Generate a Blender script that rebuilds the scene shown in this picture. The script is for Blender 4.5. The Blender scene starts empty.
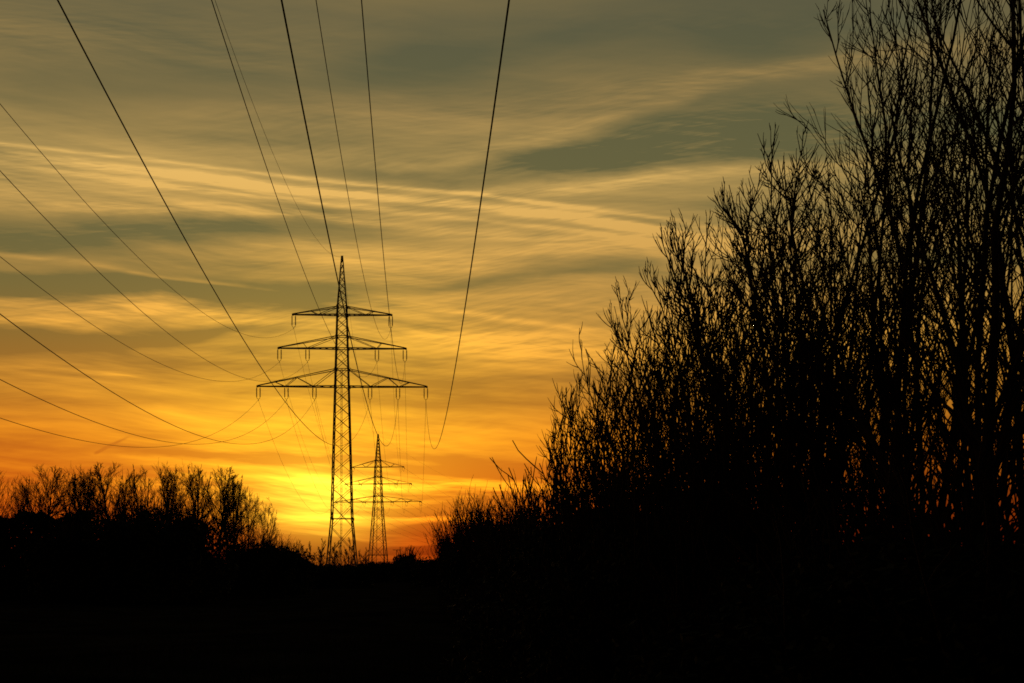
import bpy, math, random
import numpy as np

# ------------------------------------------------------------------ camera, sky, sun, exposure
scene = bpy.context.scene
col = scene.collection
F_PX, CX, CY, EYE = 1422.2, 512.0, 574.5, 1.7       # level camera with a shifted lens: uprights stay upright
PITCH = 0.0
SUN_AZ, SUN_EL = -7.6, 3.0            # degrees: azimuth from +Y towards +X, elevation

cam_d = bpy.data.cameras.new('camera')
cam = bpy.data.objects.new('camera', cam_d)
col.objects.link(cam)
cam_d.sensor_width = 36.0
cam_d.lens = F_PX * 36.0 / 1024.0
cam_d.clip_start = 0.1
cam_d.clip_end = 12000.0
cam_d.shift_y = (CY - 341.5) / 1024.0
cam.location = (0, 0, EYE)
cam.rotation_euler = (math.radians(90) + PITCH, 0, 0)
scene.camera = cam

scene.view_settings.view_transform = 'Standard'
scene.view_settings.look = 'None'
scene.view_settings.exposure = 0.0
scene.view_settings.gamma = 1.0
scene.cycles.max_bounces = 4
scene.cycles.diffuse_bounces = 2
scene.cycles.use_denoising = False
scene.cycles.filter_width = 1.7


def lin(c):
    c = c / 255.0
    return c / 12.92 if c <= 0.04045 else ((c + 0.055) / 1.055) ** 2.4


def rgb(r, g, b):
    return (lin(r), lin(g), lin(b), 1.0)


def el_of(py):
    return math.degrees(PITCH - math.atan((py - CY) / F_PX))


def az_of(px):
    return math.degrees(math.atan((px - CX) / (F_PX * 1.0)))


def azel(px, py):
    c, s = math.cos(PITCH), math.sin(PITCH)
    a, b = (px - CX) / F_PX, (CY - py) / F_PX
    d = (a, c - b * s, s + b * c)
    return math.degrees(math.atan2(d[0], d[1])), math.degrees(math.atan2(d[2], math.hypot(d[0], d[1])))


class S:
    """a float socket with arithmetic that makes math nodes"""
    def __init__(self, nt, sock):
        self.nt, self.s = nt, sock

    def op(self, kind, *others, clamp=False):
        n = self.nt.nodes.new('ShaderNodeMath')
        n.operation = kind
        n.use_clamp = clamp
        self.nt.links.new(self.s, n.inputs[0])
        for i, o in enumerate(others):
            if isinstance(o, S):
                self.nt.links.new(o.s, n.inputs[i + 1])
            else:
                n.inputs[i + 1].default_value = o
        return S(self.nt, n.outputs[0])

    def __add__(self, o): return self.op('ADD', o)
    def __sub__(self, o): return self.op('SUBTRACT', o)
    def __mul__(self, o): return self.op('MULTIPLY', o)
    def __truediv__(self, o): return self.op('DIVIDE', o)
    def sq(self): return self * self
    def gauss(self): return (self.sq() * -1.0).op('EXPONENT')


def build_world():
    w = bpy.data.worlds.new('World')
    scene.world = w
    w.use_nodes = True
    nt = w.node_tree
    nt.nodes.clear()
    L = nt.links.new
    out = nt.nodes.new('ShaderNodeOutputWorld')
    bg = nt.nodes.new('ShaderNodeBackground')
    L(bg.outputs[0], out.inputs[0])
    tc = nt.nodes.new('ShaderNodeTexCoord')
    sep = nt.nodes.new('ShaderNodeSeparateXYZ')
    L(tc.outputs['Generated'], sep.inputs[0])
    X, Y, Z = (S(nt, sep.outputs[i]) for i in range(3))
    az = X.op('ARCTAN2', Y) * 57.29578
    el = Z.op('ARCSINE') * 57.29578

    def noise(sx, sy, ox, oy, scale=1.0, detail=3.0, rough=0.5, shear=0.0, vwarp=None):
        v = el if vwarp is None else el + vwarp
        cx = nt.nodes.new('ShaderNodeCombineXYZ')
        a = az * sx + ox
        b = (v + az * shear) * sy + oy
        L(a.s, cx.inputs[0])
        L(b.s, cx.inputs[1])
        n = nt.nodes.new('ShaderNodeTexNoise')
        n.noise_dimensions = '2D'
        n.inputs['Scale'].default_value = scale
        n.inputs['Detail'].default_value = detail
        n.inputs['Roughness'].default_value = rough
        L(cx.outputs[0], n.inputs['Vector'])
        return S(nt, n.outputs[0]) - 0.5

    def ramp(fac, stops, interp='LINEAR'):
        r = nt.nodes.new('ShaderNodeValToRGB')
        cr = r.color_ramp
        cr.interpolation = interp
        while len(cr.elements) > 1:
            cr.elements.remove(cr.elements[0])
        cr.elements[0].position = stops[0][0]
        cr.elements[0].color = stops[0][1]
        for p, c in stops[1:]:
            e = cr.elements.new(p)
            e.color = c
        L(fac.s, r.inputs[0])
        return r

    # slow bending of the cloud sheet, then streaks drawn out along it
    warp = noise(.06, .16, 3.1, 7.7, 1.0, 1.0) * 2.2 + noise(.16, .5, 1.1, 2.7, 1.0, 1.0) * .35
    fine = noise(.17, 2.4, 9.0, 1.0, 1.0, 5.0, .58, .05, warp)
    mid = noise(.10, .75, 4.0, 6.0, 1.0, 4.0, .55, .05, warp)
    big = noise(.045, .28, 14.0, 5.0, 1.0, 2.0, .5, .02, warp)
    wisp = noise(.36, 6.0, 2.0, 3.0, 1.0, 3.0, .55, .08, warp)
    hair = noise(.45, 9.0, 12.0, 2.0, 1.0, 3.0, .6, -.12, warp * 1.0)      # fine crossing filaments
    edge = noise(.28, 1.3, 5.5, 8.5, 1.0, 4.0, .6)          # frays the bands below

    # cirrus bands and old vapour trails: centre line, strength and half width along the azimuth
    # (x, y, half width, strength) read off the photograph and kept as directions on the sky
    bands = [
        [(0, 153, 4, .7), (120, 168, 4, 1.0), (200, 177, 5, 1.3), (300, 190, 4, 1.5), (400, 198, 3.5, 1.0), (480, 207, 4.5, .8), (560, 216, 5, 1.2), (640, 229, 4.5, 1.5), (720, 244, 4, .9), (800, 255, 6, .2)],
        [(0, 143, 2, .5), (150, 159, 2, .6), (280, 175, 2, .6), (380, 186, 2, .6), (470, 193, 2, .7), (550, 205, 2.5, .8), (640, 216, 2.5, .6), (740, 232, 3, .2)],
        [(0, 162, 3, .4), (140, 182, 3, .7), (260, 196, 2.5, .5), (360, 206, 3, .45), (470, 219, 3, .35), (560, 230, 3, .6), (640, 240, 2.5, .6), (740, 254, 3, .2)],
        [(330, 285, 22, .1), (400, 300, 26, .25), (500, 312, 28, .3), (600, 310, 28, .3), (700, 320, 28, .3)],
        [(250, 540, 4, -.2), (288, 540, 4, -1.3), (338, 543, 4.5, -1.4), (362, 545, 4, -.5), (385, 548, 4, 0)],
        [(262, 553, 5, -.8), (300, 552, 6, -1.5), (345, 555, 5, -1.4), (372, 553, 4.5, -.4), (410, 550, 4.5, -1.1), (460, 548, 6, -1.0), (520, 548, 6, -.5)],
        [(94, 454, 1.3, 0), (99, 452, 1.3, -.8), (112, 445, 1.3, -.8), (125, 439, 1.3, -.5), (131, 436, 1.3, 0)],
        [(0, 190, 14, .25), (200, 204, 10, .2), (400, 222, 12, .25), (600, 246, 8, .2), (700, 252, 12, .2)],
        [(60, 208, 5, .3), (180, 206, 5, .4), (300, 215, 4, .5), (420, 228, 5, .3), (540, 238, 5, .3)],
        [(0, 238, 15, -.55), (100, 236, 17, -.6), (200, 230, 14, -.5), (290, 224, 10, -.35), (400, 226, 8, -.2)],
        [(0, 283, 12, -.5), (120, 285, 14, -.6), (220, 292, 14, -.7), (300, 302, 8, -.5), (380, 322, 6, -.2)],
        [(0, 312, 16, .55), (80, 316, 15, .7), (160, 305, 13, .95), (230, 316, 10, .7), (300, 322, 14, .5), (400, 330, 20, .4), (520, 346, 15, .95), (640, 352, 14, .5)],
        [(0, 340, 12, -.5), (90, 340, 11, -.6), (170, 341, 8, -.6), (230, 330, 5, -.5), (320, 327, 4, -.1)],
        [(40, 255, 2, 0.0), (100, 266, 2.2, .3), (150, 276, 2.4, .5), (220, 284, 2.6, .6), (290, 293, 2.6, .3), (320, 297, 2, 0)],
        [(0, 25, 22, .35), (120, 35, 20, .25), (300, 60, 24, .1), (480, 12, 26, -.15), (620, 20, 26, -.2), (760, 30, 22, -.25), (900, 25, 22, -.2)],
        [(0, 90, 16, -.1), (150, 95, 18, -.25), (300, 85, 16, -.1), (420, 60, 20, -.15), (520, 60, 18, 0.0)],
        [(280, 250, 14, .2), (380, 262, 16, .45), (470, 262, 12, .5), (560, 250, 9, .4), (640, 243, 8, .3), (720, 285, 16, .3)],
        [(0, 254, 2.2, .4), (40, 259, 2.2, .3), (85, 264, 2.2, 0)],
        [(0, 366, 2.0, .25), (60, 369, 2.0, .4), (115, 374, 2.2, .7), (160, 382, 2.2, 0)],
        [(480, 116, 16, .25), (560, 106, 16, .3), (650, 90, 12, .45), (750, 74, 8, .6), (860, 58, 9, .55), (960, 45, 14, .4)],
        [(440, 160, 10, .1), (540, 138, 9, .35), (620, 116, 8, .45), (700, 93, 6, .35), (760, 80, 5, 0)],
        [(440, 178, 8, -.25), (520, 165, 13, -.45), (590, 154, 20, -.6), (660, 140, 27, -.7), (760, 128, 31, -.75), (900, 115, 30, -.5), (1024, 130, 30, -.4)],
        [(480, 196, 9, .3), (560, 190, 9, .45), (640, 180, 7, .55), (740, 171, 8, .45), (860, 165, 12, .3)],
        [(430, 290, 5, -.25), (510, 280, 5, -.3), (570, 271, 4, -.3), (650, 264, 6, -.25), (760, 262, 8, -.3)],
        [(420, 306, 3, .3), (520, 322, 3.0, .45), (600, 330, 3, .4), (680, 334, 3, 0)],
        [(0, 398, 9, -.5), (80, 403, 8, -.55), (160, 398, 7, -.4), (260, 405, 7, -.2)],
        [(0, 446, 5, -.35), (100, 449, 6, -.45), (200, 456, 5, -.6), (300, 459, 5, -.6), (400, 457, 4, -.35), (520, 462, 6, -.4), (600, 464, 8, -.4)],
        [(380, 474, 5, -.3), (450, 468, 6, -.5), (540, 474, 7, -.7), (640, 480, 10, -.7), (800, 486, 14, -.5)],
        [(340, 484, 5, .2), (430, 487, 5, .7), (490, 484, 5, .8), (560, 486, 5, .5), (620, 489, 5, .2)],
        [(370, 515, 4, 0.0), (420, 511, 4, -.9), (470, 507, 6, -1.1), (560, 506, 9, -1.1), (700, 510, 12, -.8)],
        [(380, 520, 3, .2), (430, 519, 3, .7), (480, 520, 3.5, .4), (540, 522, 4, 0)],
        [(380, 530, 4, -.2), (430, 529, 5, -1.1), (500, 532, 6, -1.2), (600, 535, 9, -1.1), (800, 540, 12, -.8)],
    ]

    def band(pts, fray=.22):
        st = []
        aes = []
        for (x, y, wd, s) in pts:
            a, e = azel(x, y)
            aes.append((a, e, wd / 24.8, s))
        aes = [(-25.0, aes[0][1], aes[0][2], aes[0][3] if pts[0][0] <= 0 else 0.0)] + aes
        aes.append((25.0, aes[-1][1], aes[-1][2], 0.0))
        for a, e, wd, s in aes:
            st.append(((a + 25) / 50, (e / 30, s / 3 + .5, wd / 4, 1)))
        r = ramp((az + 25.0) * .02, st, 'LINEAR')
        sp = nt.nodes.new('ShaderNodeSeparateColor')
        L(r.outputs[0], sp.inputs[0])
        ce = S(nt, sp.outputs[0]) * 30.0
        stg = S(nt, sp.outputs[1]) * 3.0 - 1.5
        wd = S(nt, sp.outputs[2]) * 4.0
        d = (el - ce + edge * fray + warp * .06) / wd
        return stg * d.gauss()

    tot = None
    for i, b in enumerate(bands):
        t = band(b, .55 if b[0][2] > 4 else (.22 if b[0][2] > 2.3 else .07))
        tot = t if tot is None else tot + t
    lowsky = ((el - 5.0) * -.14).op('EXPONENT').op('MINIMUM', 1.25) * .84 + .12      # the layers draw together towards the horizon
    texture = fine * lowsky * .95 + mid * (lowsky * .55 + .35) + big * 1.0 + wisp * lowsky * .36 + hair * (lowsky * .15 + .08)
    tot = tot * (S(nt, fine.s) * 1.5 + S(nt, hair.s) * 1.4 + S(nt, wisp.s) * 1.2 + 1.0)
    c = (tot * .74 + texture * 1.0 + el * .006 + .25).op('ADD', 0.0, clamp=True)
    sm = c

    dark = [(0, 96, 24, 3), (560, 125, 22, 3), (540, 165, 46, 5), (510, 188, 72, 9), (480, 200, 92, 12), (440, 192, 104, 22), (400, 166, 106, 33), (345, 138, 105, 46),
            (300, 118, 104, 56), (240, 105, 100, 61), (120, 97, 95, 63), (0, 88, 88, 66)]
    bright = [(560, 225, 75, 12), (540, 238, 84, 8), (510, 252, 106, 10), (480, 255, 146, 24), (440, 242, 146, 26), (400, 240, 160, 45), (345, 240, 172, 66),
              (300, 222, 165, 76), (240, 216, 168, 86), (175, 232, 186, 102), (110, 166, 136, 80), (0, 138, 118, 72)]

    def eramp(rows):
        st = []
        for (y, r, g, b) in rows:
            e = el_of(y) if y else (0 if rows.index((y, r, g, b)) == 0 else el_of(0))
            st.append((max(0, min(1, e / 90)), rgb(r, g, b)))
        st.append((40 / 90, rgb(48, 52, 54)))
        st.append((1.0, rgb(34, 40, 48)))
        st.sort(key=lambda q: q[0])
        return ramp(el / 90.0, st)

    rd, rb = eramp(dark), eramp(bright)
    mix = nt.nodes.new('ShaderNodeMix')
    mix.data_type = 'RGBA'
    L(sm.s, mix.inputs[0])
    L(rd.outputs[0], mix.inputs[6])
    L(rb.outputs[0], mix.inputs[7])

    def mul(colour, fac):
        m = nt.nodes.new('ShaderNodeVectorMath')
        m.operation = 'SCALE'
        if isinstance(colour, tuple):
            m.inputs[0].default_value = colour[:3]
        else:
            L(colour, m.inputs[0])
        L(fac.s, m.inputs[3]) if isinstance(fac, S) else setattr(m.inputs[3], 'default_value', fac)
        return m.outputs[0]

    def add(a, b):
        m = nt.nodes.new('ShaderNodeVectorMath')
        m.operation = 'ADD'
        L(a, m.inputs[0])
        L(b, m.inputs[1])
        return m.outputs[0]

    # light round the hidden sun
    da, de = az - SUN_AZ, el - SUN_EL
    up = de.op('MAXIMUM', 0.0)
    dn = de.op('MINIMUM', 0.0)
    core = (((da / 2.5).sq() + (up / 1.25).sq() + (dn / 1.6).sq()) * -1.0).op('EXPONENT')
    halo = (((da / 6.2).sq() + (up / 6.0).sq() + (dn / 1.6).sq() + (da * dn / 4.2).sq()) * -1.0).op('EXPONENT')
    wide = (((da / 10.0).sq() + (up / 7.0).sq() + (dn / 2.0).sq()) * -1.0).op('EXPONENT')
    veil = c * .95 + .38
    g = mul((.80, .84, .075), core * veil)
    g = add(g, mul((.58, .46, .018), halo * veil))
    g = add(g, mul((.32, .095, .0), wide * veil))
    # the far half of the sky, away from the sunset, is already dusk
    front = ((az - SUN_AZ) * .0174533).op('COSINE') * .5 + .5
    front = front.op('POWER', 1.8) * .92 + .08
    # towards the right the low layers are thicker and let less of the sunset through
    side = ((da - 11.0) / 9.0).op('ADD', 0.0, clamp=True) * ((el * -.125) + 1.25).op('ADD', 0.0, clamp=True)
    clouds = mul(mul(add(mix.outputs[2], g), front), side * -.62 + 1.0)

    # clear air above the thin cirrus sheet
    sky = nt.nodes.new('ShaderNodeTexSky')
    sky.sky_type = 'NISHITA'
    sky.sun_disc = False
    sky.sun_elevation = math.radians(SUN_EL)
    sky.sun_rotation = math.radians(SUN_AZ)
    sky.dust_density = 3.0
    air = mul(sky.outputs[0], .05)
    both = add(mul(clouds, .97), mul(air, .025))
    L(both, bg.inputs[0])
    bg.inputs[1].default_value = 1.0
    w.cycles.sampling_method = 'MANUAL'
    w.cycles.sample_map_resolution = 1024


build_world()

sun_d = bpy.data.lights.new('sun', 'SUN')
sun = bpy.data.objects.new('sun', sun_d)
col.objects.link(sun)
sun_d.energy = 0.25
sun_d.angle = math.radians(0.5)
sun_d.color = (1.0, .55, .22)
sun.rotation_euler = (math.radians(90 - SUN_EL), 0, math.radians(180 - SUN_AZ))   # shines from the sunset towards the viewer


# ------------------------------------------------------------------ helpers
def unproj(px, py, y):
    c, s = math.cos(PITCH), math.sin(PITCH)
    a, b = (px - CX) / F_PX, (CY - py) / F_PX
    k = y / (c - b * s)
    return a * k, y, EYE + (s + b * c) * k


def tag(o, label=None, cat=None, group=None, kind=None):
    if label: o['label'] = label
    if cat: o['category'] = cat
    if group: o['group'] = group
    if kind: o['kind'] = kind
    return o


def empty(name, loc, rz=0.0, scale=1.0):
    o = bpy.data.objects.new(name, None)
    o.empty_display_size = .3
    col.objects.link(o)
    o.location = loc
    o.rotation_euler = (0, 0, rz)
    o.scale = (scale,) * 3
    return o


def mesh_of(name, verts, faces, mat, smooth=False):
    """verts (N,3); faces a list of (M,k) index arrays"""
    me = bpy.data.meshes.new(name)
    verts = np.asarray(verts, dtype=np.float32)
    faces = [np.asarray(f, dtype=np.int32) for f in faces if len(f)]
    nl = sum(f.size for f in faces)
    npoly = sum(len(f) for f in faces)
    me.vertices.add(len(verts))
    me.vertices.foreach_set('co', verts.ravel())
    me.loops.add(nl)
    me.polygons.add(npoly)
    me.loops.foreach_set('vertex_index', np.concatenate([f.ravel() for f in faces]))
    tot = np.concatenate([np.full(len(f), f.shape[1], dtype=np.int32) for f in faces])
    start = np.concatenate([[0], np.cumsum(tot)[:-1]]).astype(np.int32)
    me.polygons.foreach_set('loop_start', start)
    if smooth:
        me.polygons.foreach_set('use_smooth', np.ones(npoly, dtype=bool))
    me.update(calc_edges=True)
    me.materials.append(mat)
    return me


def link(name, me, parent=None, loc=(0, 0, 0), rz=0.0):
    o = bpy.data.objects.new(name, me)
    col.objects.link(o)
    o.location = loc
    o.rotation_euler = (0, 0, rz)
    if parent: o.parent = parent
    return o


def kids(o):
    return [c for c in col.objects if c.parent == o]


def copy_tree(o, parent=None, table=None):
    if table is None:
        table = {}
        for c in col.objects:
            if c.parent: table.setdefault(c.parent, []).append(c)
    c = o.copy()
    col.objects.link(c)
    if parent: c.parent = parent
    for ch in table.get(o, []):
        copy_tree(ch, c, table)
    return c


class MB:
    """collects bars, boxes and lathes for one mesh"""
    def __init__(self):
        self.v, self.q, self.n = [], [], 0

    def add(self, v, q):
        self.v.append(np.asarray(v, float))
        self.q.append(np.asarray(q, int) + self.n)
        self.n += len(v)

    def bar(self, a, b, w, d=None, angle=False):
        """a rectangular bar, or an L-shaped angle section, from a to b"""
        a, b = np.array(a, float), np.array(b, float)
        d = d or w
        t = b - a
        t /= np.linalg.norm(t) + 1e-9
        ref = np.array([0, 1., 0]) if abs(t[1]) < .9 else np.array([1., 0, 0])
        u = np.cross(t, ref); u /= np.linalg.norm(u)
        v = np.cross(t, u)
        if angle:
            k = w * .16
            prof = [(0, 0), (w, 0), (w, k), (k, k), (k, w), (0, w)]
            prof = [(p - w * .3, q - w * .3) for p, q in prof]
        else:
            prof = [(-w / 2, -d / 2), (w / 2, -d / 2), (w / 2, d / 2), (-w / 2, d / 2)]
        n = len(prof)
        V = [a + u * p + v * q for p, q in prof] + [b + u * p + v * q for p, q in prof]
        Q = [(i, (i + 1) % n, n + (i + 1) % n, n + i) for i in range(n)]
        if n == 4:
            Q += [(3, 2, 1, 0), (4, 5, 6, 7)]
        self.add(V, Q)

    def box(self, c, s):
        c = np.array(c, float)
        x, y, z = s[0] / 2, s[1] / 2, s[2] / 2
        V = [c + np.array(p) for p in [(-x, -y, -z), (x, -y, -z), (x, y, -z), (-x, y, -z), (-x, -y, z), (x, -y, z), (x, y, z), (-x, y, z)]]
        self.add(V, [(3, 2, 1, 0), (4, 5, 6, 7), (0, 1, 5, 4), (1, 2, 6, 5), (2, 3, 7, 6), (3, 0, 4, 7)])

    def tube(self, pts, rad, sides=6):
        P = np.asarray(pts, float)
        R = np.broadcast_to(np.asarray(rad, float), (len(P),))
        T = np.gradient(P, axis=0)
        T /= np.linalg.norm(T, axis=1)[:, None] + 1e-9
        ref = np.array([0, 0, 1.]) if abs(T[0, 2]) < .9 else np.array([1., 0, 0])
        U = np.cross(T, ref); U /= np.linalg.norm(U, axis=1)[:, None] + 1e-9
        W = np.cross(T, U)
        an = np.arange(sides) * 2 * math.pi / sides
        V = P[:, None, :] + R[:, None, None] * (U[:, None, :] * np.cos(an)[None, :, None] + W[:, None, :] * np.sin(an)[None, :, None])
        n = len(P)
        i = np.arange(n - 1)[:, None] * sides
        j = np.arange(sides)[None, :]
        k = (j + 1) % sides
        Q = np.stack([i + j, i + k, i + sides + k, i + sides + j], -1).reshape(-1, 4)
        self.add(V.reshape(-1, 3), Q)

    def mesh(self, name, mat, smooth=False):
        return mesh_of(name, np.concatenate(self.v), [np.concatenate(self.q)], mat, smooth)

    def build(self, name, mat, parent=None, smooth=False):
        return link(name, self.mesh(name, mat, smooth), parent)


# ------------------------------------------------------------------ materials
def material(name, c1, c2, scale=6.0, rough=.8, metal=0.0, bump=0.0, stretch=(1, 1, 1), detail=5.0, spec=.3):
    m = bpy.data.materials.new(name)
    m.use_nodes = True
    nt = m.node_tree
    b = nt.nodes['Principled BSDF']
    b.inputs['Roughness'].default_value = rough
    b.inputs['Metallic'].default_value = metal
    b.inputs['Specular IOR Level'].default_value = spec
    tc = nt.nodes.new('ShaderNodeTexCoord')
    mp = nt.nodes.new('ShaderNodeMapping')
    mp.inputs['Scale'].default_value = stretch
    nt.links.new(tc.outputs['Object'], mp.inputs[0])
    n = nt.nodes.new('ShaderNodeTexNoise')
    n.inputs['Scale'].default_value = scale
    n.inputs['Detail'].default_value = detail
    nt.links.new(mp.outputs[0], n.inputs['Vector'])
    r = nt.nodes.new('ShaderNodeValToRGB')
    r.color_ramp.elements[0].position = .32
    r.color_ramp.elements[1].position = .70
    r.color_ramp.elements[0].color = (*c1, 1)
    r.color_ramp.elements[1].color = (*c2, 1)
    nt.links.new(n.outputs[0], r.inputs[0])
    nt.links.new(r.outputs[0], b.inputs['Base Color'])
    if bump:
        bp = nt.nodes.new('ShaderNodeBump')
        bp.inputs['Strength'].default_value = bump
        nt.links.new(n.outputs[0], bp.inputs['Height'])
        nt.links.new(bp.outputs[0], b.inputs['Normal'])
    return m


BARK = material('bark', (.022, .016, .011), (.055, .042, .030), 9, .9, bump=.5, stretch=(3, 3, .6), spec=.1)
TWIG = material('twig_bark', (.022, .014, .010), (.045, .030, .022), 5, .85, spec=.1)
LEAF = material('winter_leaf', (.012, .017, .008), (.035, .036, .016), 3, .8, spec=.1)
STEEL = material('galvanised_steel', (.10, .10, .10), (.19, .19, .19), 2.5, .6, .3)
CABLE = material('aluminium_cable', (.05, .05, .05), (.10, .10, .10), 4, .95, 0, spec=.05)
PORC = material('brown_porcelain', (.05, .022, .014), (.085, .038, .022), 3, .7)
CONC = material('concrete', (.12, .115, .105), (.25, .24, .22), 4, .9, bump=.3)
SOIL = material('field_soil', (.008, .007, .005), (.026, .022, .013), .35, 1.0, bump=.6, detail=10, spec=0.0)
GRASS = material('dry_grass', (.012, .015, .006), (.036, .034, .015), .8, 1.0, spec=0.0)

# ------------------------------------------------------------------ ground
def build_ground():
    rng = np.random.default_rng(5)
    rad = np.concatenate([np.linspace(0, 60, 61)[1:], np.geomspace(64, 6000, 60)])
    na = 180
    an = np.arange(na) * 2 * math.pi / na
    ph = rng.uniform(0, 6.28, (14, 2))
    fr = rng.uniform(.15, 1.4, 14)
    dr = rng.uniform(0, 6.28, 14)

    def hgt(x, y):
        z = np.zeros_like(x)
        for f, d, (p, q) in zip(fr, dr, ph):
            z += .022 / f ** .6 * np.sin(f * (x * math.cos(d) + y * math.sin(d)) + p)
        return z
    R, A = np.meshgrid(rad, an, indexing='ij')
    x, y = R * np.sin(A), R * np.cos(A)
    z = hgt(x, y) - .05
    z = np.where(R > 120, z * np.clip(1 - (R - 120) / 200, 0, 1) - .05, z)
    V = np.concatenate([[[0, 0, -.05]], np.stack([x, y, z], -1).reshape(-1, 3)])
    i = np.arange(len(rad) - 1)[:, None] * na + 1
    j = np.arange(na)[None, :]
    k = (j + 1) % na
    Q = np.stack([i + j, i + k, i + na + k, i + na + j], -1).reshape(-1, 4)
    T = np.stack([np.zeros(na, int), 1 + (np.arange(na) + 1) % na, 1 + np.arange(na)], -1)
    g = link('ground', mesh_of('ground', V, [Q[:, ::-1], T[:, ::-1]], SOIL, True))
    tag(g, kind='structure')
    # rough grass of the field in the foreground
    n = 60000
    d = 3.2 + 32 * rng.random(n) ** 1.5
    a = np.radians(rng.uniform(-30, 32, n))
    bx, by = d * np.sin(a), d * np.cos(a)
    clump = .5 + .5 * np.sin(bx * 1.3 + 2 * np.sin(by * .8)) * np.sin(by * 1.1 + 1.5 * np.sin(bx * .6))
    h = (.08 + .22 * clump * rng.random(n)) * rng.uniform(.6, 1.3, n)
    w = rng.uniform(.004, .008, n)
    th = rng.uniform(0, 6.28, n)
    le = rng.normal(0, .35, (n, 2)) * h[:, None]
    bz = hgt(bx, by) - .06
    base = np.stack([bx, by, bz], -1)
    wv = np.stack([np.cos(th) * w, np.sin(th) * w, 0 * w], -1)
    m1 = base + np.stack([le[:, 0] * .35, le[:, 1] * .35, h * .6], -1)
    tip = base + np.stack([le[:, 0], le[:, 1], h], -1)
    V = np.stack([base - wv, base + wv, m1 + wv * .7, m1 - wv * .7, tip], 1).reshape(-1, 3)
    o = np.arange(n)[:, None] * 5
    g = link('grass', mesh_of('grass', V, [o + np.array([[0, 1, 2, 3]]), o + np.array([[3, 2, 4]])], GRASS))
    tag(g, 'rough dark grass covering the unlit field in the foreground', 'grass', kind='stuff')


build_ground()


# ------------------------------------------------------------------ pylons
def lerp(a, b, t):
    return a + (b - a) * t


def string_mesh(mb, a, b, r=.095, n=9):
    """a porcelain long rod insulator with sheds from a to b"""
    a, b = np.array(a, float), np.array(b, float)
    pts, rad = [], []
    for i in range(n):
        t = i / n
        for dt, rr in ((0, .05), (.3 / n, .05), (.42 / n, r), (.70 / n, r), (.82 / n, .05)):
            pts.append(a + (b - a) * (t + dt))
            rad.append(rr)
    pts.append(b); rad.append(.03)
    mb.tube(pts, rad, 6)


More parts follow.
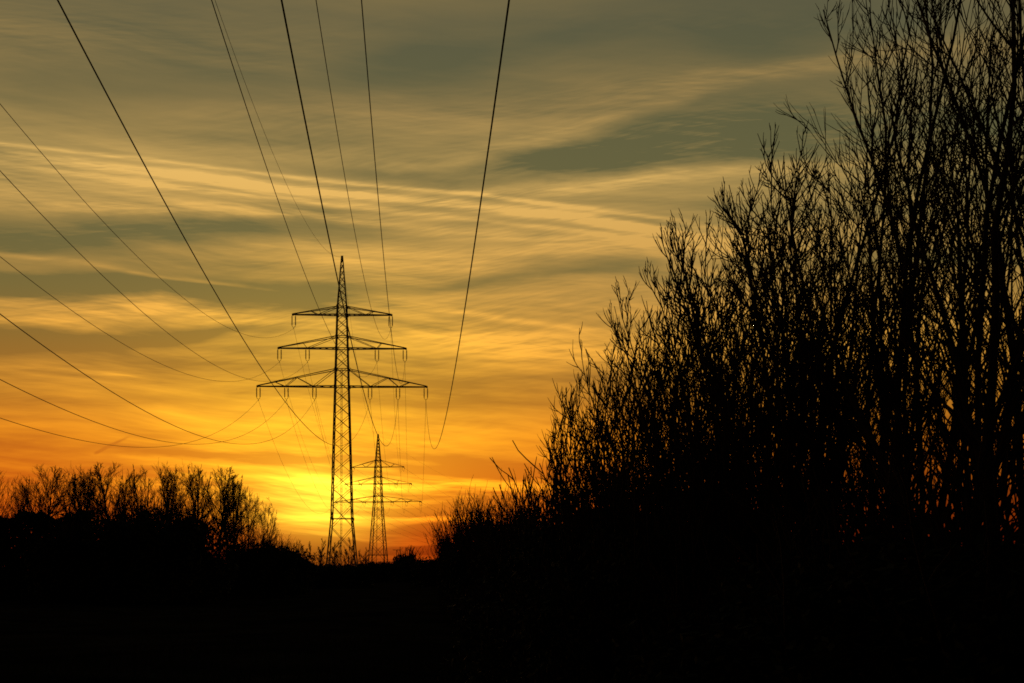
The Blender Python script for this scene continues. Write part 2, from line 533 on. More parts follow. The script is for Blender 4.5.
def make_pylon(name, loc, yaw, prof, peak, arms, leg_w, brace_w, strain, label, waist):
    """prof: (z, half width) from ground to peak;  arms: (chord z, tie z, half length, hanging points, node fractions)"""
    root = empty(name, loc, yaw)
    tag(root, label, 'pylon', 'lattice power pylons of the line')
    zs = [p[0] for p in prof]
    hw = lambda z: float(np.interp(z, zs, [p[1] for p in prof]))
    for sx in (-1, 1):
        for sy in (-1, 1):
            mb = MB()
            for (z0, h0), (z1, h1) in zip(prof[:-1], prof[1:]):
                mb.bar((sx * h0, sy * h0, z0 + (0 if z0 else -.1)), (sx * h1, sy * h1, z1), leg_w * (1 if z0 < 30 else .75), angle=True)
            mb.build('leg', STEEL, root)
            f = MB()
            f.box((sx * prof[0][1], sy * prof[0][1], .12), (.8, .8, .55))
            f.build('footing', CONC, root)
    # bracing on the four faces
    mb = MB()
    z = 0.0
    top = peak - .5
    k = 0
    levels = [0.0]
    while z < top:
        step = max(.9, hw(z) * (2.0 if z < waist else 1.7))
        z = min(z + step, top)
        levels.append(z)
    for z0, z1 in zip(levels[:-1], levels[1:]):
        a, b = hw(z0), hw(z1)
        for face in range(4):
            def P(s, h, zz):
                return [(s * h, -h, zz), (h, s * h, zz), (-s * h, h, zz), (-h, -s * h, zz)][face]
            mb.bar(P(-1, a, z0), P(1, b, z1), brace_w)
            mb.bar(P(1, a, z0), P(-1, b, z1), brace_w)
    for zz in [waist] + [a[0] for a in arms] + [a[1] for a in arms]:
        h = hw(zz) + .02
        c = [(-h, -h, zz), (h, -h, zz), (h, h, zz), (-h, h, zz)]
        for i in range(4):
            mb.bar(c[i], c[(i + 1) % 4], brace_w * 1.5)
        for x, y, z_ in c:
            mb.box((x, y, z_), (.26, .26, .34))
    mb.build('bracing', STEEL, root)
    mb = MB()                                   # climbing way up the middle of the face
    hz = [z for z in np.arange(.6, arms[0][1], .45)]
    for s in (-.09, .09):
        for z0, z1 in zip(hz[:-1], hz[1:]):
            mb.bar((s, -hw(z0) - .06, z0), (s, -hw(z1) - .06, z1), .055)
    for z0 in hz:
        mb.bar((-.09, -hw(z0) - .06, z0), (.09, -hw(z0) - .06, z0), .03)
    mb.build('ladder', STEEL, root)
    mb = MB()
    mb.tube([(0, 0, peak - .7), (0, 0, peak - .1), (0, 0, peak + .02)], [.16, .12, .05], 6)
    mb.build('peak_cap', STEEL, root)
    u_mesh = None
    for cz, tz, hl, hang, nodes in arms:
        arm = MB()
        hb, ht = hw(cz), hw(tz)
        for s in (-1, 1):
            def low(t, sy):
                return np.array([s * lerp(hb, hl, t), sy * lerp(hb, .12, t), cz])
            def high(t, sy):
                return np.array([s * lerp(ht, hl, t), sy * lerp(ht, .12, t), lerp(tz, cz + .12, t)])
            for sy in (-1, 1):
                arm.bar(low(0, sy), low(1, sy), .14, .17)
                arm.bar(high(0, sy), high(1, sy), .10)
                for n0, n1 in zip(nodes[:-1], nodes[1:]):
                    (k0, t0), (k1, t1) = n0, n1
                    arm.bar((low if k0 == 'l' else high)(t0, sy), (low if k1 == 'l' else high)(t1, sy), .07)
            m = 9
            for i in range(m):
                t0, t1 = i / m, (i + 1) / m
                sg = 1 if i % 2 else -1
                arm.bar(low(t0, sg), low(t1, -sg), .07)
            arm.box((s * hl, 0, cz), (.22, .34, .26))
        a_o = arm.build('crossarm', STEEL, root)
        for hx in hang:
            for s in (-1, 1):
                if strain:
                    ins = MB()
                    for sy, ang in ((-1, 0), (1, 0)):
                        string_mesh(ins, (s * hx, sy * .25, cz - .05), (s * hx, sy * 1.75, cz - .25), .10, 8)
                    loop = [(s * hx, -1.75 + 3.5 * t, cz - .25 - 1.0 * math.sin(math.pi * t)) for t in np.linspace(0, 1, 14)]
                    ins.tube(loop, .022, 5)
                    ins.build('insulator', PORC, a_o)
                else:
                    if u_mesh is None:
                        ins = MB()
                        for q in (-.24, .24):
                            ins.bar((q, 0, 0), (q, 0, -.22), .04)
                            string_mesh(ins, (q, 0, -.20), (q, 0, -1.45), .10, 9)
                        ins.tube([(.24 * math.cos(a), 0, -1.45 - .30 * math.sin(a)) for a in np.linspace(0, math.pi, 9)], .035, 6)
                        ins.bar((0, 0, -1.72), (0, 0, -1.93), .05)
                        ins.box((0, 0, -1.93), (.07, .34, .09))
                        u_mesh = ins.mesh('insulator', PORC)
                    link('insulator', u_mesh, a_o, (s * hx, 0, cz - .02))
    return root


P1 = (-23.75, 199.0, 0.0)
n3 = [('h', 0), ('l', .28), ('h', .50), ('l', .64), ('h', .78)]
n2 = [('h', 0), ('l', .50), ('h', .58)]
n1 = [('h', 0), ('l', .42), ('h', .60)]
YAW1 = .03
make_pylon('power_pylon', P1, YAW1,
           [(0, 2.30), (2.8, 2.02), (9.5, 1.42), (27.9, .95), (39.1, .64), (46.3, .08)], 46.3,
           [(27.98, 30.4, 11.82, (11.68, 7.78, 3.88), n3), (33.32, 35.0, 8.9, (8.75, 4.84), n2), (38.02, 39.15, 6.9, (6.76,), n1)],
           .18, .062, False,
           'tall lattice pylon with three crossarms standing nearest, dark against the brightest sky', 9.5)
P2 = (-36.5, 388.0, 0.0)
YAW2 = -.13
make_pylon('power_pylon', P2, YAW2,
           [(0, 2.75), (6, 2.15), (21.5, 1.08), (31.0, .78), (40.0, .1)], 40.0,
           [(21.5, 23.1, 11.9, (11.8, 7.9, 3.9), n3), (26.4, 28.3, 9.2, (9.0, 5.0), n2), (31.0, 32.9, 7.1, (7.0,), n1)],
           .24, .085, True,
           'smaller farther lattice pylon with three crossarms, just right of the tall one', 7.0)

# ------------------------------------------------------------------ conductors: one continuous cable each
near = {
    'BR3': ((-12.20,200.05,26.18),(5.54,-57.56,24.03),15.35),
    'BR2': ((-16.08,199.70,26.13),(1.58,-56.59,24.12),15.09),
    'BR1': ((-19.96,199.34,26.09),(-2.46,-55.62,24.29),15.12),
    'BL1': ((-27.60,198.65,26.00),(-10.58,-53.72,24.11),14.84),
    'BL2': ((-31.44,198.30,25.96),(-14.83,-52.76,23.99),14.78),
    'BL3': ((-35.30,197.94,25.92),(-18.55,-51.80,23.92),15.02),
    'MR2': ((-15.14,199.78,31.48),(2.52,-56.82,29.35),14.69),
    'MR1': ((-19.00,199.43,31.43),(-1.97,-55.86,29.82),13.75),
    'ML1': ((-28.55,198.56,31.30),(-11.45,-53.48,29.45),14.30),
    'ML2': ((-32.40,198.21,31.25),(-15.17,-52.52,29.41),14.27),
    'TR': ((-17.12,199.60,36.23),(0.63,-56.33,34.15),14.67),
    'TL': ((-30.41,198.39,36.02),(-13.27,-53.02,34.15),14.33),
    'E': ((-23.72,199.00,46.20),(-6.32,-54.69,44.33),14.52),
}
hang = {'BR3': (11.68, 26.06), 'BR2': (7.78, 26.06), 'BR1': (3.88, 26.06), 'BL1': (-3.88, 26.06), 'BL2': (-7.78, 26.06), 'BL3': (-11.68, 26.06),
        'MR2': (8.75, 31.4), 'MR1': (4.84, 31.4), 'ML1': (-4.84, 31.4), 'ML2': (-8.75, 31.4), 'TR': (6.76, 36.1), 'TL': (-6.76, 36.1), 'E': (0, 46.2)}
far = {'BR3': (11.8, 21.3), 'BR2': (7.9, 21.3), 'BR1': (3.9, 21.3), 'BL1': (-3.9, 21.3), 'BL2': (-7.9, 21.3), 'BL3': (-11.8, 21.3),
       'MR2': (9.0, 26.2), 'MR1': (5.0, 26.2), 'ML1': (-5.0, 26.2), 'ML2': (-9.0, 26.2), 'TR': (7.0, 30.8), 'TL': (-7.0, 30.8), 'E': (0, 39.95)}
wire_label = {
    'BR3': 'cable from the right tip of the lowest crossarm, rightmost where it meets the top edge',
    'BR2': 'cable from the middle right insulator of the lowest crossarm, rising past the pylon peak',
    'BR1': 'steep cable from the innermost right insulator of the lowest crossarm, crossing to the upper left',
    'BL1': 'cable from the innermost left insulator of the lowest crossarm, third lowest at the left edge',
    'BL2': 'cable from the middle left insulator of the lowest crossarm, second lowest at the left edge',
    'BL3': 'cable from the left tip of the lowest crossarm, lowest of all at the left edge',
    'MR2': 'cable from the right tip of the middle crossarm, rising just right of the pylon peak',
    'MR1': 'cable of the middle crossarm, inner right insulator, passing behind the pylon up left',
    'ML1': 'cable of the middle crossarm, inner left insulator, sweeping away to the left',
    'ML2': 'cable hung from the left tip of the middle crossarm, sweeping low to the left',
    'TR': 'thin cable hung from the right tip of the top crossarm, rising beside the peak',
    'TL': 'cable from the left tip of the top crossarm, highest of all at the left edge',
    'E': 'thin earth wire fixed to the very peak of the tall pylon',
}
P3 = np.array([34.0, 600.0, 0.0])
for n, (A, B, sag) in near.items():
    ox, oz = hang[n]
    A = np.array([P1[0] + ox * math.cos(YAW1), P1[1] + ox * math.sin(YAW1), oz])
    B = np.array(B)
    t = np.linspace(1, 0, 150)
    pts = A + (B - A) * t[:, None]
    pts[:, 2] -= 4 * sag * t * (1 - t)
    fx, fz = far[n]
    cy, sy = math.cos(YAW2), math.sin(YAW2)
    dl = 0 if n == 'E' else 1.75
    C0 = np.array([P2[0] + fx * cy + dl * sy, P2[1] + fx * sy - dl * cy, fz])
    C1 = np.array([P2[0] + fx * cy - dl * sy, P2[1] + fx * sy + dl * cy, fz])
    t2 = np.linspace(0, 1, 60)[1:]
    p2 = A + (C0 - A) * t2[:, None]
    p2[:, 2] -= 4 * (8.2 if n != 'E' else 7.6) * t2 * (1 - t2)
    jl = [C0 + (C1 - C0) * q - np.array([0, 0, (1.0 if dl else 0) * math.sin(math.pi * q)]) for q in np.linspace(0, 1, 9)[1:]] if dl else []
    D = P3 + np.array([fx * math.cos(-.3), fx * math.sin(-.3), fz - 3])
    t3 = np.linspace(0, 1, 50)[1:]
    p3 = C1 + (D - C1) * t3[:, None]
    p3[:, 2] -= 4 * 10.5 * t3 * (1 - t3)
    allp = np.concatenate([pts, p2] + ([np.array(jl)] if dl else []) + [p3])
    mb = MB()
    mb.tube(allp, .012 if n == 'E' else (.015 if n[0] in 'TM' else .0175), 6)
    o = mb.build('power_cable', CABLE, None, True)
    tag(o, wire_label[n], 'cable', 'overhead cables of the power line')


# ------------------------------------------------------------------ bare trees and bushes
def norm(v):
    return v / (np.linalg.norm(v, axis=-1, keepdims=True) + 1e-9)


def grow(rng, start, dirs, length, r0, n, wig, trop, taper=.35, knob=0.0):
    B = len(start)
    P = np.zeros((B, n, 3)); P[:, 0] = start
    d = norm(dirs)
    D = np.zeros((B, n, 3)); D[:, 0] = d
    seg = (length / (n - 1))[:, None]
    for k in range(1, n):
        d = norm(d + rng.normal(0, wig, (B, 3)) + np.array([0, 0, trop]))
        P[:, k] = P[:, k - 1] + d * seg
        D[:, k] = d
    R = r0[:, None] * np.linspace(1, taper, n)[None, :]
    if knob:
        R = R * (1 + knob * (rng.random((B, n)) > .55))
    return P, D, R


def sprout(rng, P, D, R, length, count, u0, u1, ang0, ang1, lf0, lf1, fall, rf, rmin, drop=0.0):
    B, n, _ = P.shape
    u = u0 + (u1 - u0) * (np.arange(count)[None, :] + rng.random((B, count))) / count
    x = u * (n - 1)
    i = np.clip(x.astype(int), 0, n - 2)
    f = (x - i)[..., None]
    b = np.arange(B)[:, None]
    pos = P[b, i] * (1 - f) + P[b, i + 1] * f
    d = norm(D[b, i] * (1 - f) + D[b, i + 1] * f)
    rr = R[b, i] * (1 - f[..., 0]) + R[b, i + 1] * f[..., 0]
    rv = norm(rng.normal(0, 1, (B, count, 3)))
    side = norm(np.cross(d, rv))
    th = np.radians(rng.uniform(ang0, ang1, (B, count)))[..., None]
    nd = d * np.cos(th) + side * np.sin(th)
    ln = length[:, None] * rng.uniform(lf0, lf1, (B, count)) * (1 - fall * u)
    r = np.maximum(rr * rf * rng.uniform(.8, 1.1, (B, count)), rmin)
    keep = rng.random((B, count)) >= drop
    return pos[keep], nd[keep], ln[keep], r[keep]


def tubes(lst):
    """list of (P,R,sides) -> verts, quads"""
    VV, QQ, o = [], [], 0
    for P, R, s in lst:
        B, n, _ = P.shape
        t = norm(P[:, -1] - P[:, 0])
        ref = np.where(np.abs(t[:, 2:3]) < .9, np.array([[0, 0, 1.]]), np.array([[1., 0, 0]]))
        U = norm(np.cross(t, ref)); W = np.cross(t, U)
        an = np.arange(s) * 2 * math.pi / s
        off = U[:, None, :] * np.cos(an)[None, :, None] + W[:, None, :] * np.sin(an)[None, :, None]
        V = P[:, :, None, :] + R[:, :, None, None] * off[:, None, :, :]
        bi = (np.arange(B) * n * s)[:, None, None]
        i = (np.arange(n - 1) * s)[None, :, None]
        j = np.arange(s)[None, None, :]
        k = (j + 1) % s
        Q = np.stack(np.broadcast_arrays(bi + i + j, bi + i + k, bi + i + s + k, bi + i + s + j), -1).reshape(-1, 4) + o
        VV.append(V.reshape(-1, 3)); QQ.append(Q)
        o += B * n * s
    return np.concatenate(VV), np.concatenate(QQ)


def bare_tree_meshes(name, seed, H, stems, spread, lean, stem_r, l1, l2, l3, twig_r, up=.10, l1len=(.26, .40), u0=.12, ang=(22, 42), knob=.5, extra=None, ang2=(20, 42), ang3=(22, 48), l2len=(.30, .60), l3len=(.30, .65), fall=.62, env=None):
    """returns (trunk mesh, crown mesh, height)"""
    rng = np.random.default_rng(seed)
    a = rng.uniform(0, 6.28, stems) + np.arange(stems) * 2.4
    st = np.stack([np.cos(a) * spread * rng.random(stems), np.sin(a) * spread * rng.random(stems), np.full(stems, -.1)], -1)
    ln = np.radians(rng.uniform(lean * .2, lean, stems))
    dr = np.stack([np.cos(a) * np.sin(ln), np.sin(a) * np.sin(ln), np.cos(ln)], -1)
    L = H * rng.uniform(.74, 1.0, stems)
    L[0] = H
    r = stem_r * rng.uniform(.7, 1.1, stems) * L / H
    if extra:                                     # limbs with a given lean (direction, length, radius)
        st = np.concatenate([st, [e[0] for e in extra]])
        dr = np.concatenate([dr, [e[1] for e in extra]])
        L = np.concatenate([L, [e[2] for e in extra]])
        r = np.concatenate([r, [e[3] for e in extra]])
    P0, D0, R0 = grow(rng, st, dr, L, r, 14, .06, .025, .14)
    s1 = sprout(rng, P0, D0, R0, L, l1, u0, .97, *ang, *l1len, fall, .55, twig_r * 1.6)
    def reach(p, d, f0, f1):                      # distance to a rounded crown outline
        c0, rx, rz = env[0] * H, env[1] * H, env[2] * H
        q, w = (p - np.array([0, 0, c0])) / np.array([rx, rx, rz]), d / np.array([rx, rx, rz])
        A, B, C = (w * w).sum(1), (q * w).sum(1), (q * q).sum(1) - 1
        t = (-B + np.sqrt(np.maximum(B * B - A * C, 0))) / A
        return np.maximum(t * rng.uniform(f0, f1, len(p)), .25)
    if env:
        s1 = (s1[0], s1[1], reach(s1[0], norm(s1[1] + np.array([0, 0, up * 3])), .7, 1.0), s1[3])
    P1_, D1_, R1_ = grow(rng, s1[0], s1[1], s1[2], s1[3], 9, .05, up, .3)
    s2 = sprout(rng, P1_, D1_, R1_, s1[2], l2, .15, .96, *ang2, *l2len, .45, .6, twig_r * 1.15, .1)
    if env:
        s2 = (s2[0], s2[1], np.minimum(s2[2], reach(s2[0], norm(s2[1] + np.array([0, 0, up * 2])), .8, 1.08)), s2[3])
    P2_, D2_, R2_ = grow(rng, s2[0], s2[1], s2[2], s2[3], 6, .06, up, .5, knob * .5)
    s3 = sprout(rng, P2_, D2_, R2_, s2[2], l3, .15, .95, *ang3, *l3len, .3, .8, twig_r, .15)
    P3_, D3_, R3_ = grow(rng, s3[0], s3[1], s3[2], s3[3], 5, .06, up, .4, knob)
    zmax = max(P0[..., 2].max(), P1_[..., 2].max(), P2_[..., 2].max())
    V, Q = tubes([(P0, R0, 7)])
    trunk = mesh_of(name + '_trunk', V, [Q], BARK, True)
    V, Q = tubes([(P1_, R1_, 5), (P2_, R2_, 3), (P3_, R3_, 3)])
    crown = mesh_of(name + '_crown', V, [Q], TWIG, True)
    return trunk, crown, zmax


def bush_meshes(name, seed, w, h, leaves, leaf, shoots, shoot_len, twig_r, level=False):
    """dense winter bush: leafy mass with twigs that stick out; w, h full width and height"""
    rng = np.random.default_rng(seed)
    # lumpy volume of blobs
    nb = 16
    cx = rng.uniform(-.5, .5, nb) * w * .72
    cyy = rng.uniform(-.5, .5, nb) * w * .6
    cz = rng.uniform(.18, .72, nb) * h
    lim = h * (1 - .55 * (np.abs(cx) / (w * .5)) ** 2)
    cz = np.minimum(cz, lim * .75)
    rr = rng.uniform(.16, .27, nb) * min(w, h * 1.3)
    which = rng.integers(0, nb, leaves)
    d = norm(rng.normal(0, 1, (leaves, 3))) * (rng.random(leaves) ** .42)[:, None]
    c = np.stack([cx, cyy, cz], -1)[which] + d * rr[which][:, None]
    if level:
        c = np.stack([rng.uniform(-.5, .5, leaves) * w, rng.uniform(-.5, .5, leaves) * 1.6, (rng.random(leaves) ** .8) * h], -1)
        c[:, 2] += .04 * h * np.sin(c[:, 0] * 1.7) * (c[:, 2] / h) + .02 * h * np.sin(c[:, 0] * 4.1)
    low = rng.random(leaves) < .25
    c[low, 2] *= rng.random(low.sum())
    c[:, 2] = np.abs(c[:, 2])
    u = norm(rng.normal(0, 1, (leaves, 3)))
    v = norm(np.cross(u, norm(rng.normal(0, 1, (leaves, 3)))))
    s = leaf * rng.uniform(.6, 1.3, leaves)[:, None]
    V = np.stack([c - u * s, c + v * s * .45 - u * s * .1, c + u * s, c - v * s * .45 + u * s * .1], 1).reshape(-1, 3)
    Q = np.arange(leaves)[:, None] * 4 + np.arange(4)[None, :]
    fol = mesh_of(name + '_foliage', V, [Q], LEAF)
    a = rng.uniform(0, 6.28, shoots)
    x = rng.normal(0, .22, shoots) * w
    y = rng.normal(0, .18, shoots) * w
    zt = h * (1 - .55 * np.clip(np.abs(x) / (w * .5), 0, 1.2) ** 2)
    st = np.stack([x * .6, y * .6, rng.uniform(.0, .55, shoots) * zt], -1)
    dr = np.stack([x / w + rng.normal(0, .22, shoots), y / w + rng.normal(0, .22, shoots), np.full(shoots, 1.0)], -1)
    L = np.clip(zt - st[:, 2], .3, None) * .85 + shoot_len * rng.random(shoots) ** 1.5
    P0, D0, R0 = grow(rng, st, dr, L, np.full(shoots, twig_r * 2.2), 9, .07, .05, .4)
    s1 = sprout(rng, P0, D0, R0, L, 7, .3, .97, 22, 50, .12, .32, .3, .7, twig_r, .1)
    P1_, D1_, R1_ = grow(rng, s1[0], s1[1], s1[2], s1[3], 5, .09, .10, .7, .4)
    V, Q = tubes([(P0, R0, 4), (P1_, R1_, 3)])
    return fol, mesh_of(name + '_stems', V, [Q], TWIG, True)


protos = {}


def plant(kind, name, meshes, parts, loc, rz, scale, label, cat, group):
    """first plant of a kind is built, the rest are copies of it and its parts"""
    if kind not in protos:
        root = empty(name, loc, rz, 1.0)
        for p, me in zip(parts, meshes):
            link(p, me, root)
        protos[kind] = (root, [c for c in col.objects if c.parent == root])
    else:
        src, ch = protos[kind]
        root = src.copy()
        col.objects.link(root)
        for c in ch:
            d = c.copy()
            col.objects.link(d)
            d.parent = root
        root.location = loc
        root.rotation_euler = (0, 0, rz)
    root.scale = scale if isinstance(scale, tuple) else (scale,) * 3
    tag(root, label, cat, group)
    return root


R_ = random.Random(11)
TW = .0048
LONG = dict(ang2=(14, 34), ang3=(16, 38), l2len=(.34, .72), l3len=(.35, .80))
FORK = dict(ang2=(18, 42), ang3=(18, 44), l2len=(.34, .72), l3len=(.35, .85))
WOOD = dict(ang2=(18, 44), ang3=(20, 45), l2len=(.30, .60), l3len=(.30, .65))
KIND = {
    # the tangle on the right
    'shrub_a': bare_tree_meshes('shrub_a', 21, 4.0, 9, .40, 9, .018, 11, 6, 2, TW, .11, (.20, .40), .10, (20, 42), .15, **FORK),
    'shrub_b': bare_tree_meshes('shrub_b', 22, 4.4, 10, .50, 12, .020, 10, 6, 2, TW, .11, (.18, .40), .10, (20, 44), .15, **FORK),
    'shrub_c': bare_tree_meshes('shrub_c', 23, 5.6, 6, .40, 8, .028, 15, 6, 2, TW, .11, (.15, .34), .20, (20, 44), .15, **FORK),
    'tree_a': bare_tree_meshes('tree_a', 34, 8.0, 4, .30, 10, .052, 20, 7, 2, TW, .11, (.15, .32), .24, (24, 48), .15, **FORK),
    'tree_b': bare_tree_meshes('tree_b', 35, 8.4, 3, .30, 12, .064, 22, 7, 2, TW, .10, (.15, .34), .24, (26, 50), .15, **FORK),
    'tree_c': bare_tree_meshes('tree_c', 33, 8.6, 2, .12, 4, .085, 24, 8, 2, TW, .10, (.16, .34), .26, (26, 50), .15,
                               [((-.1, 0, .8), (-.42, .1, .9), 4.4, .065), ((.1, .1, 1.0), (.35, .2, .9), 6.5, .05), ((0, 0, 1.6), (-.24, -.2, .9), 4.6, .045)], **FORK),
    'wood_a': bare_tree_meshes('wood_a', 41, 11.5, 2, .2, 5, .15, 22, 11, 6, .0105, .05, (.2, .4), .34, (22, 55), .1, fall=0, env=(.66, .17, .34), **WOOD),
    'wood_b': bare_tree_meshes('wood_b', 42, 11.0, 3, .4, 8, .13, 18, 11, 6, .0105, .05, (.2, .4), .34, (22, 55), .1, fall=0, env=(.66, .20, .34), **WOOD),
    'wood_c': bare_tree_meshes('wood_c', 43, 10.5, 1, .1, 3, .19, 44, 11, 6, .0105, .04, (.2, .4), .38, (25, 65), .1, fall=0, env=(.67, .24, .33), **WOOD),
    'dist_a': bare_tree_meshes('dist_a', 51, 9.0, 3, .4, 14, .13, 14, 7, 5, .034, .07, (.24, .40), .22, (25, 55), .1),
}


def at(px, py, D):
    x, y, z = unproj(px, py, D)
    return x, y, z


RIGHT = 'bare trees and shrubs of the bank on the right'
front = [
    # px of the top, distance, top y, kind, label
    (582, 14.8, 405, 'shrub_a', 'lowest bare shrub at the left end of the right hand bank'),
    (606, 14.2, 350, 'shrub_a', 'bare shrub second from the left end of the right bank'),
    (630, 13.8, 310, 'shrub_b', 'bare shrub with upright shoots, third from the left end of the right bank'),
    (654, 13.3, 300, 'shrub_a', 'bare shrub with many thin shoots, fourth from the left end of the right bank'),
    (680, 12.9, 272, 'shrub_c', 'bare multi stemmed shrub, fifth from the left end of the right bank'),
    (706, 12.5, 232, 'shrub_c', 'bare shrub whose tips reach the right end of the pale vapour trail'),
    (734, 12.2, 215, 'shrub_a', 'bare shrub just right of the one meeting the pale vapour trail'),
    (768, 12.0, 172, 'shrub_c', 'bare shrub halfway up the sloping skyline of the right bank'),
    (806, 11.8, 100, 'shrub_c', 'bare shrub directly left of the tall trees that reach the upper edge'),
    (850, 11.8, 20, 'tree_a', 'leftmost of the tall bare trees that reach the upper edge of the photo'),
    (892, 12.2, -40, 'tree_b', 'second from the left among the tall bare trees that reach the upper edge'),
    (936, 12.6, -60, 'tree_a', 'third from the left among the tall bare trees that reach the upper edge'),
    (972, 12.0, -100, 'tree_b', 'tall bare tree standing directly left of the thickest trunk'),
    (1006, 10.6, -170, 'tree_c', 'bare tree near the right edge with the thickest straight trunk'),
    (1056, 11.5, -140, 'tree_b', 'bare tree cut by the right edge of the photo'),
]
SKY_X = [400, 480, 520, 540, 556, 575, 600, 630, 655, 680, 700, 720, 745, 770, 800, 820, 850, 880, 920, 1024, 1400]
SKY_Y = [560, 525, 480, 440, 398, 356, 328, 286, 260, 226, 228, 208, 176, 104, 46, 12, -30, -70, -160, -280, -400]
samples = {}


def turn_and_size(k, x, y, s):
    """how each plant is turned and how tall it has grown, so that the row keeps its sloping top"""
    if k not in samples:
        me = KIND[k][1]
        co = np.zeros(len(me.vertices) * 3, dtype=np.float32)
        me.vertices.foreach_get('co', co)
        samples[k] = co.reshape(-1, 3)[::23].astype(float)
    V = samples[k]
    best = (0, 0)
    for i in range(12):
        rz = i * math.pi / 6 + R_.uniform(0, .4)
        if k == 'tree_c': rz = 0.0
        c, w = math.cos(rz), math.sin(rz)
        f = 1.0
        while f > .5:
            q = V * s * f
            wx, wy = x + q[:, 0] * c - q[:, 1] * w, y + q[:, 0] * w + q[:, 1] * c
            px_, py_ = CX + F_PX * wx / wy, CY - F_PX * (q[:, 2] - EYE) / wy
            if (py_ < np.interp(px_, SKY_X, SKY_Y) - 14).mean() < .004: break
            f *= .975
        if f > best[0]: best = (f, rz)
    return best[1], s * best[0]


for px, D, ty, k, lab in front:
    x, y, z = at(px, ty, D)
    t, c, H = KIND[k]
    rz, sc = turn_and_size(k, x, y, z / H * 1.06)
    plant(k, 'bare_tree' if k.startswith('tree') else 'bare_shrub', (t, c), ('trunk', 'crown'), (x, y, 0), rz, sc, lab, 'tree' if k.startswith('tree') else 'shrub', RIGHT)
back = [(604, 17, 398, 'shrub_b'), (622, 16.5, 375, 'shrub_b'), (644, 16, 335, 'shrub_a'), (700, 15.2, 265, 'shrub_a'), (726, 15, 245, 'shrub_c'),
        (754, 14.8, 210, 'shrub_c'), (800, 14.5, 110, 'shrub_c'), (894, 15, 20, 'tree_a'), (946, 16, -40, 'tree_b'),
        (1040, 14, -80, 'tree_a')]
for px, D, ty, k in back:
    x, y, z = at(px, ty, D)
    t, c, H = KIND[k]
    rz, sc = turn_and_size(k, x, y, z / H * 1.06)
    plant(k, 'bare_tree' if k.startswith('tree') else 'bare_shrub', (t, c), ('trunk', 'crown'), (x, y, 0), rz, sc,
          'bare trunk and twigs tangled in the dense row behind the front of the right bank', 'tree' if k.startswith('tree') else 'shrub',
          'bare trees and shrubs tangled behind the front row of the right bank')

# dark leafy bushes at the foot of the bank, then along the far hedge, then on the left
BK = {
    'bank_bush_a': bush_meshes('bank_bush_a', 61, 2.0, 2.2, 14000, .032, 60, .6, TW),
    'bank_bush_b': bush_meshes('bank_bush_b', 62, 1.9, 2.4, 14000, .032, 60, .6, TW),
    'hedge_bush': bush_meshes('hedge_bush', 63, 2.4, 3.6, 9000, .07, 130, .9, .0065),
    'wood_bush': bush_meshes('wood_bush', 64, 4.6, 5.2, 12000, .13, 90, .6, .011),
    'wood_bush_b': bush_meshes('wood_bush_b', 65, 4.0, 4.2, 10000, .12, 90, .8, .011),
    'low_bush': bush_meshes('low_bush', 66, 9, 5.5, 5000, .34, 70, 1.0, .03),
    'round_tree': bush_meshes('round_tree', 67, 4.6, 8.2, 7000, .22, 30, .5, .03),
}
bank = [
    (588, 14.6, 492, 'bank_bush_a', 1.0, 'dark rounded bush at the left foot of the right bank'),
    (618, 13.6, 472, 'bank_bush_b', 1.0, 'tallest dark bush at the foot of the right bank, below the lower shrubs'),
    (652, 12.8, 476, 'bank_bush_a', 1.0, 'dark bush directly right of the tallest one at the foot of the bank'),
    (690, 12.2, 495, 'bank_bush_b', 1.0, 'dark bush third from the left foot of the bank'),
    (730, 11.8, 526, 'bank_bush_a', 1.0, 'low dark bush in the dip under the middle of the bank'),
    (776, 11.6, 550, 'bank_bush_b', 1.0, 'lowest dark bush under the middle of the bank'),
    (822, 11.4, 534, 'bank_bush_a', 1.6, 'dark bush of the right bank, fifth from the right edge'),
    (874, 11.2, 520, 'bank_bush_b', 1.9, 'dark bush of the right bank, fourth from the right edge'),
    (926, 11.0, 502, 'bank_bush_a', 1.9, 'dark bush of the right bank, third from the right edge'),
    (978, 10.6, 492, 'bank_bush_b', 1.9, 'dark bush at the foot of the thickest trunk'),
    (1030, 10.2, 482, 'bank_bush_a', 1.9, 'dark bush cut by the right edge of the photo'),
]
BB = {'bank_bush_a': (2.0, 2.2), 'bank_bush_b': (1.9, 2.4), 'hedge_bush': (2.4, 3.6), 'wood_bush': (4.6, 5.2), 'wood_bush_b': (4.0, 4.2), 'low_bush': (9, 5.5), 'round_tree': (4.6, 8.2)}


def bush(px, D, ty, k, wide, lab, cat, group, name='bush'):
    x, y, z = at(px, ty, D)
    s = z / (BB[k][1] * .97)
    return plant(k, name, BK[k], ('foliage', 'stems'), (x, y, 0), R_.uniform(-.6, .6) + R_.choice((0, math.pi)), (s * wide, s * wide, s), lab, cat, group)


for px, D, ty, k, wd, lab in bank:
    bush(px, D, ty, k, wd, lab, 'bush', 'dark bushes at the foot of the right bank')
hedge = [(459, 62, 518, .8, 'small twiggy bush at the far left end of the low hedge'), (474, 56, 505, .9, 'twiggy bush second from the far left end of the hedge'),
         (494, 48, 501, .9, 'twiggy bush with a bristling top in the middle of the low hedge'), (515, 40, 502, .9, 'twiggy bush of the low hedge next to its middle'),
         (538, 32, 497, .9, 'twiggy bush of the low hedge touching the right bank'), (584, 25, 480, .9, 'bush where the low hedge runs in under the right bank')]
for px, D, ty, wd, lab in hedge:
    bush(px, D, ty, 'hedge_bush', wd, lab, 'bush', 'bushes of the low twiggy hedge')

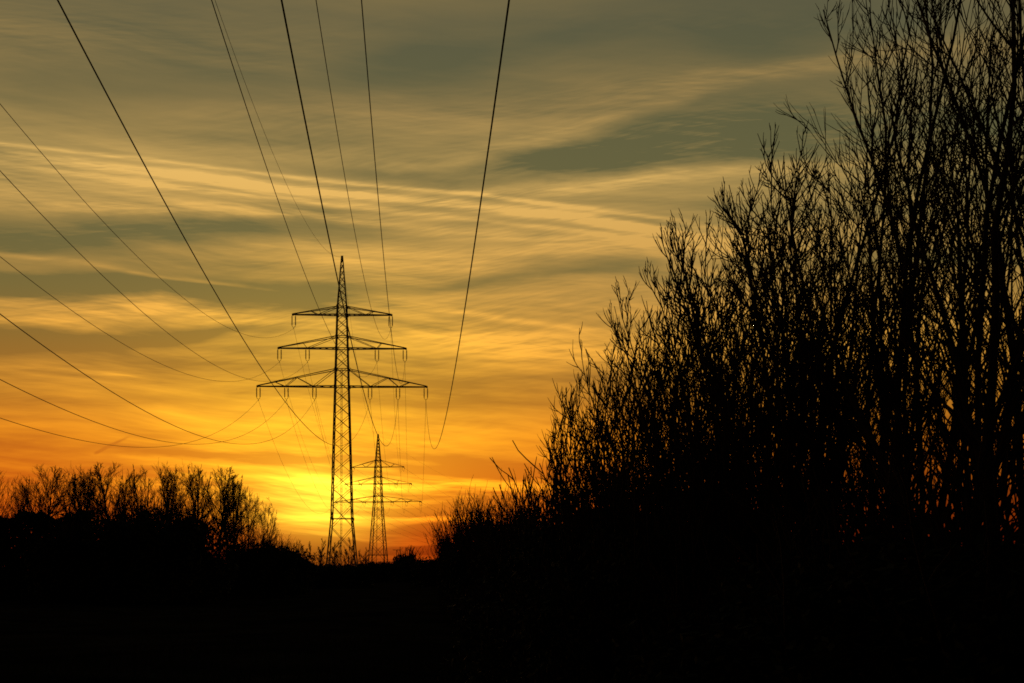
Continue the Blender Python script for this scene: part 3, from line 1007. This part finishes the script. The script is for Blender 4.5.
# the wood on the left
LEFT = 'bare trees of the left hand wood'
wood = [
    (-24, 128, 470, 'wood_b', 'bare tree cut by the left edge of the photo'), (4, 126, 466, 'wood_a', 'first bare tree wholly in frame beside the left edge'),
    (26, 132, 476, 'wood_b', 'short bare tree second from the left edge'), (44, 124, 464, 'wood_c', 'broad bare crown rising above the middle of the level hedge'),
    (62, 131, 474, 'wood_a', 'short bare tree right of the broad crown above the level hedge'), (77, 126, 465, 'wood_b', 'fan shaped bare tree above the right half of the level hedge'),
    (94, 130, 470, 'wood_b', 'bare tree above the right end of the level hedge'), (112, 124, 462, 'wood_c', 'bare tree with the roundest dense crown of the left wood'),
    (130, 128, 470, 'wood_b', 'bare tree directly right of the roundest dense crown'), (146, 131, 465, 'wood_a', 'slender bare tree above the left of the biggest dark bush'),
    (164, 126, 462, 'wood_b', 'bare fan topped tree above the right of the biggest dark bush'), (188, 122, 463, 'wood_b', 'tall bare fan topped tree where the biggest bush mass ends'),
    (204, 126, 466, 'wood_a', 'slim bare tree left of the thick visible trunk'), (219, 118, 466, 'wood_c', 'bare tree with its trunk clear of the bushes, fourth from the right end'),
    (236, 124, 478, 'wood_a', 'slim bare tree third from the right end of the left wood'), (247, 120, 487, 'wood_b', 'bare tree with a rounded crown, second from the right end of the wood'),
    (261, 124, 503, 'wood_b', 'lowest bare tree at the right end of the left wood')]
for px, D, ty, k in [(14, 138, 478, 'wood_a'), (86, 138, 472, 'wood_a'), (176, 139, 468, 'wood_a'), (228, 139, 474, 'wood_a')]:
    wood.append((px, D, ty, k, 'bare crown seen through the gaps of the front trees of the left wood'))
for px, D, ty, k, lab in wood:
    x, y, z = at(px, ty, D)
    t, c, H = KIND[k]
    plant(k, 'bare_tree', (t, c), ('trunk', 'crown'), (x, y, 0), R_.uniform(0, 6.28), z / H, lab, 'tree', LEFT if D < 135 else 'bare trees behind the front trees of the left wood')
lbush = [(108, 92, 503, 'wood_bush', 'left shoulder of the big dark bush mass before the wood'), (146, 88, 494, 'wood_bush', 'biggest dark bush in front of the left hand wood'),
         (176, 92, 499, 'wood_bush', 'dark bush at the right shoulder of the biggest bush'), (206, 98, 548, 'wood_bush_b', 'low bush under the thickest trunk of the wood'),
         (238, 108, 537, 'wood_bush_b', 'low rounded bush under the right end of the wood'), (262, 110, 534, 'wood_bush_b', 'rounded bush at the right end of the wood'),
         (281, 114, 540, 'wood_bush_b', 'lowest small bush ending the left wood'), (75, 88, 522, 'wood_bush_b', 'dark bush between the level hedge and the big bush mass')]
for px, D, ty, k, lab in lbush:
    bush(px, D, ty, k, 1.0, lab, 'bush', 'dark bushes before the left hand wood')
x0, _, zt = at(-60, 515, 96)
x1, _, _ = at(92, 515, 96)
hf, hs = bush_meshes('level_hedge', 71, x1 - x0, zt, 22000, .20, 4, .1, .012, True)
hr = empty('hedge', ((x0 + x1) / 2, 96, 0))
link('foliage', hf, hr)
link('stems', hs, hr)
tag(hr, 'long trimmed hedge with a level top along the left edge', 'hedge')

# between the two sides: far trees round the pylon feet
fd = [(292, 300, 543), (304, 310, 540), (318, 300, 538), (331, 320, 542), (349, 310, 537), (362, 330, 547)]
fl = ['first of the tiny bare trees left of the tall pylon', 'second tiny bare tree left of the tall pylon', 'tiny bare tree close to the left leg of the tall pylon',
      'tiny bare tree seen between the legs of the tall pylon', 'tiny bare tree behind the right leg of the tall pylon', 'tiny bare tree between the two pylons']
for (px, D, ty), lab in zip(fd, fl):
    x, y, z = at(px, ty, D)
    t, c, H = KIND['dist_a']
    plant('dist_a', 'bare_tree', (t, c), ('trunk', 'crown'), (x, y, 0), R_.uniform(0, 6.28), z / H, lab, 'tree', 'tiny bare trees round the feet of the pylons')
fb = [(296, 190, 562), (316, 200, 563), (334, 185, 566), (352, 190, 564), (368, 300, 561), (386, 320, 562), (398, 330, 561), (420, 330, 559), (434, 260, 560), (446, 200, 556)]
fbl = ['low far bush left of the tall pylon', 'low far bush at the left foot of the tall pylon', 'low bush between the legs of the tall pylon', 'low bush at the right foot of the tall pylon',
       'low far bush between the two pylons', 'low far bush at the foot of the smaller pylon', 'low far bush left of the round topped tree', 'low far bush right of the round topped tree',
       'low far bush towards the twiggy hedge', 'low far bush touching the end of the twiggy hedge']
for (px, D, ty), lab in zip(fb, fbl):
    bush(px, D, ty, 'low_bush', 1.3, lab, 'bush', 'low far bushes between both sides')
bush(408, 345, 543, 'round_tree', 1.15, 'small round topped dark tree right of the smaller pylon', 'tree', None, 'evergreen_tree')

# mast with a short crossbar
x, y, z = at(396.5, 550, 420)
mr = empty('street_lamp', (x, y, 0))
tag(mr, 'thin T-shaped lamp mast right of the smaller pylon, left of the round topped tree', 'lamp mast')
mb = MB(); mb.tube([(0, 0, -.1), (0, 0, z)], [.14, .08], 8); mb.build('pole', STEEL, mr)
mb = MB(); mb.bar((-.75, 0, z), (.75, 0, z), .1); mb.build('arm', STEEL, mr)
for s in (-1, 1):
    mb = MB(); mb.box((s * .75, 0, z + .02), (.7, .3, .17)); mb.build('lamp_head', STEEL, mr)

# far wood along the horizon
rng = np.random.default_rng(91)
n = 42000
a = np.radians(rng.uniform(-40, 40, n))
d = rng.uniform(900, 1000, n)
top = 6.5 + 2.0 * np.sin(a * 31) + 1.5 * np.sin(a * 83 + 1) + 1.0 * np.sin(a * 211 + 2)
z = top * rng.random(n) ** .8
c = np.stack([np.sin(a) * d, np.cos(a) * d, z], -1)
u = norm(rng.normal(0, 1, (n, 3)))
v = norm(np.cross(u, norm(rng.normal(0, 1, (n, 3)))))
s = rng.uniform(.5, 1.1, n)[:, None]
V = np.stack([c - u * s, c + v * s * .6, c + u * s, c - v * s * .6], 1).reshape(-1, 3)
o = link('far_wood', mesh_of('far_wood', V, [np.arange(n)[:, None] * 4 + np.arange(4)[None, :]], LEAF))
tag(o, 'distant dark wood that closes the horizon', 'wood', kind='stuff')
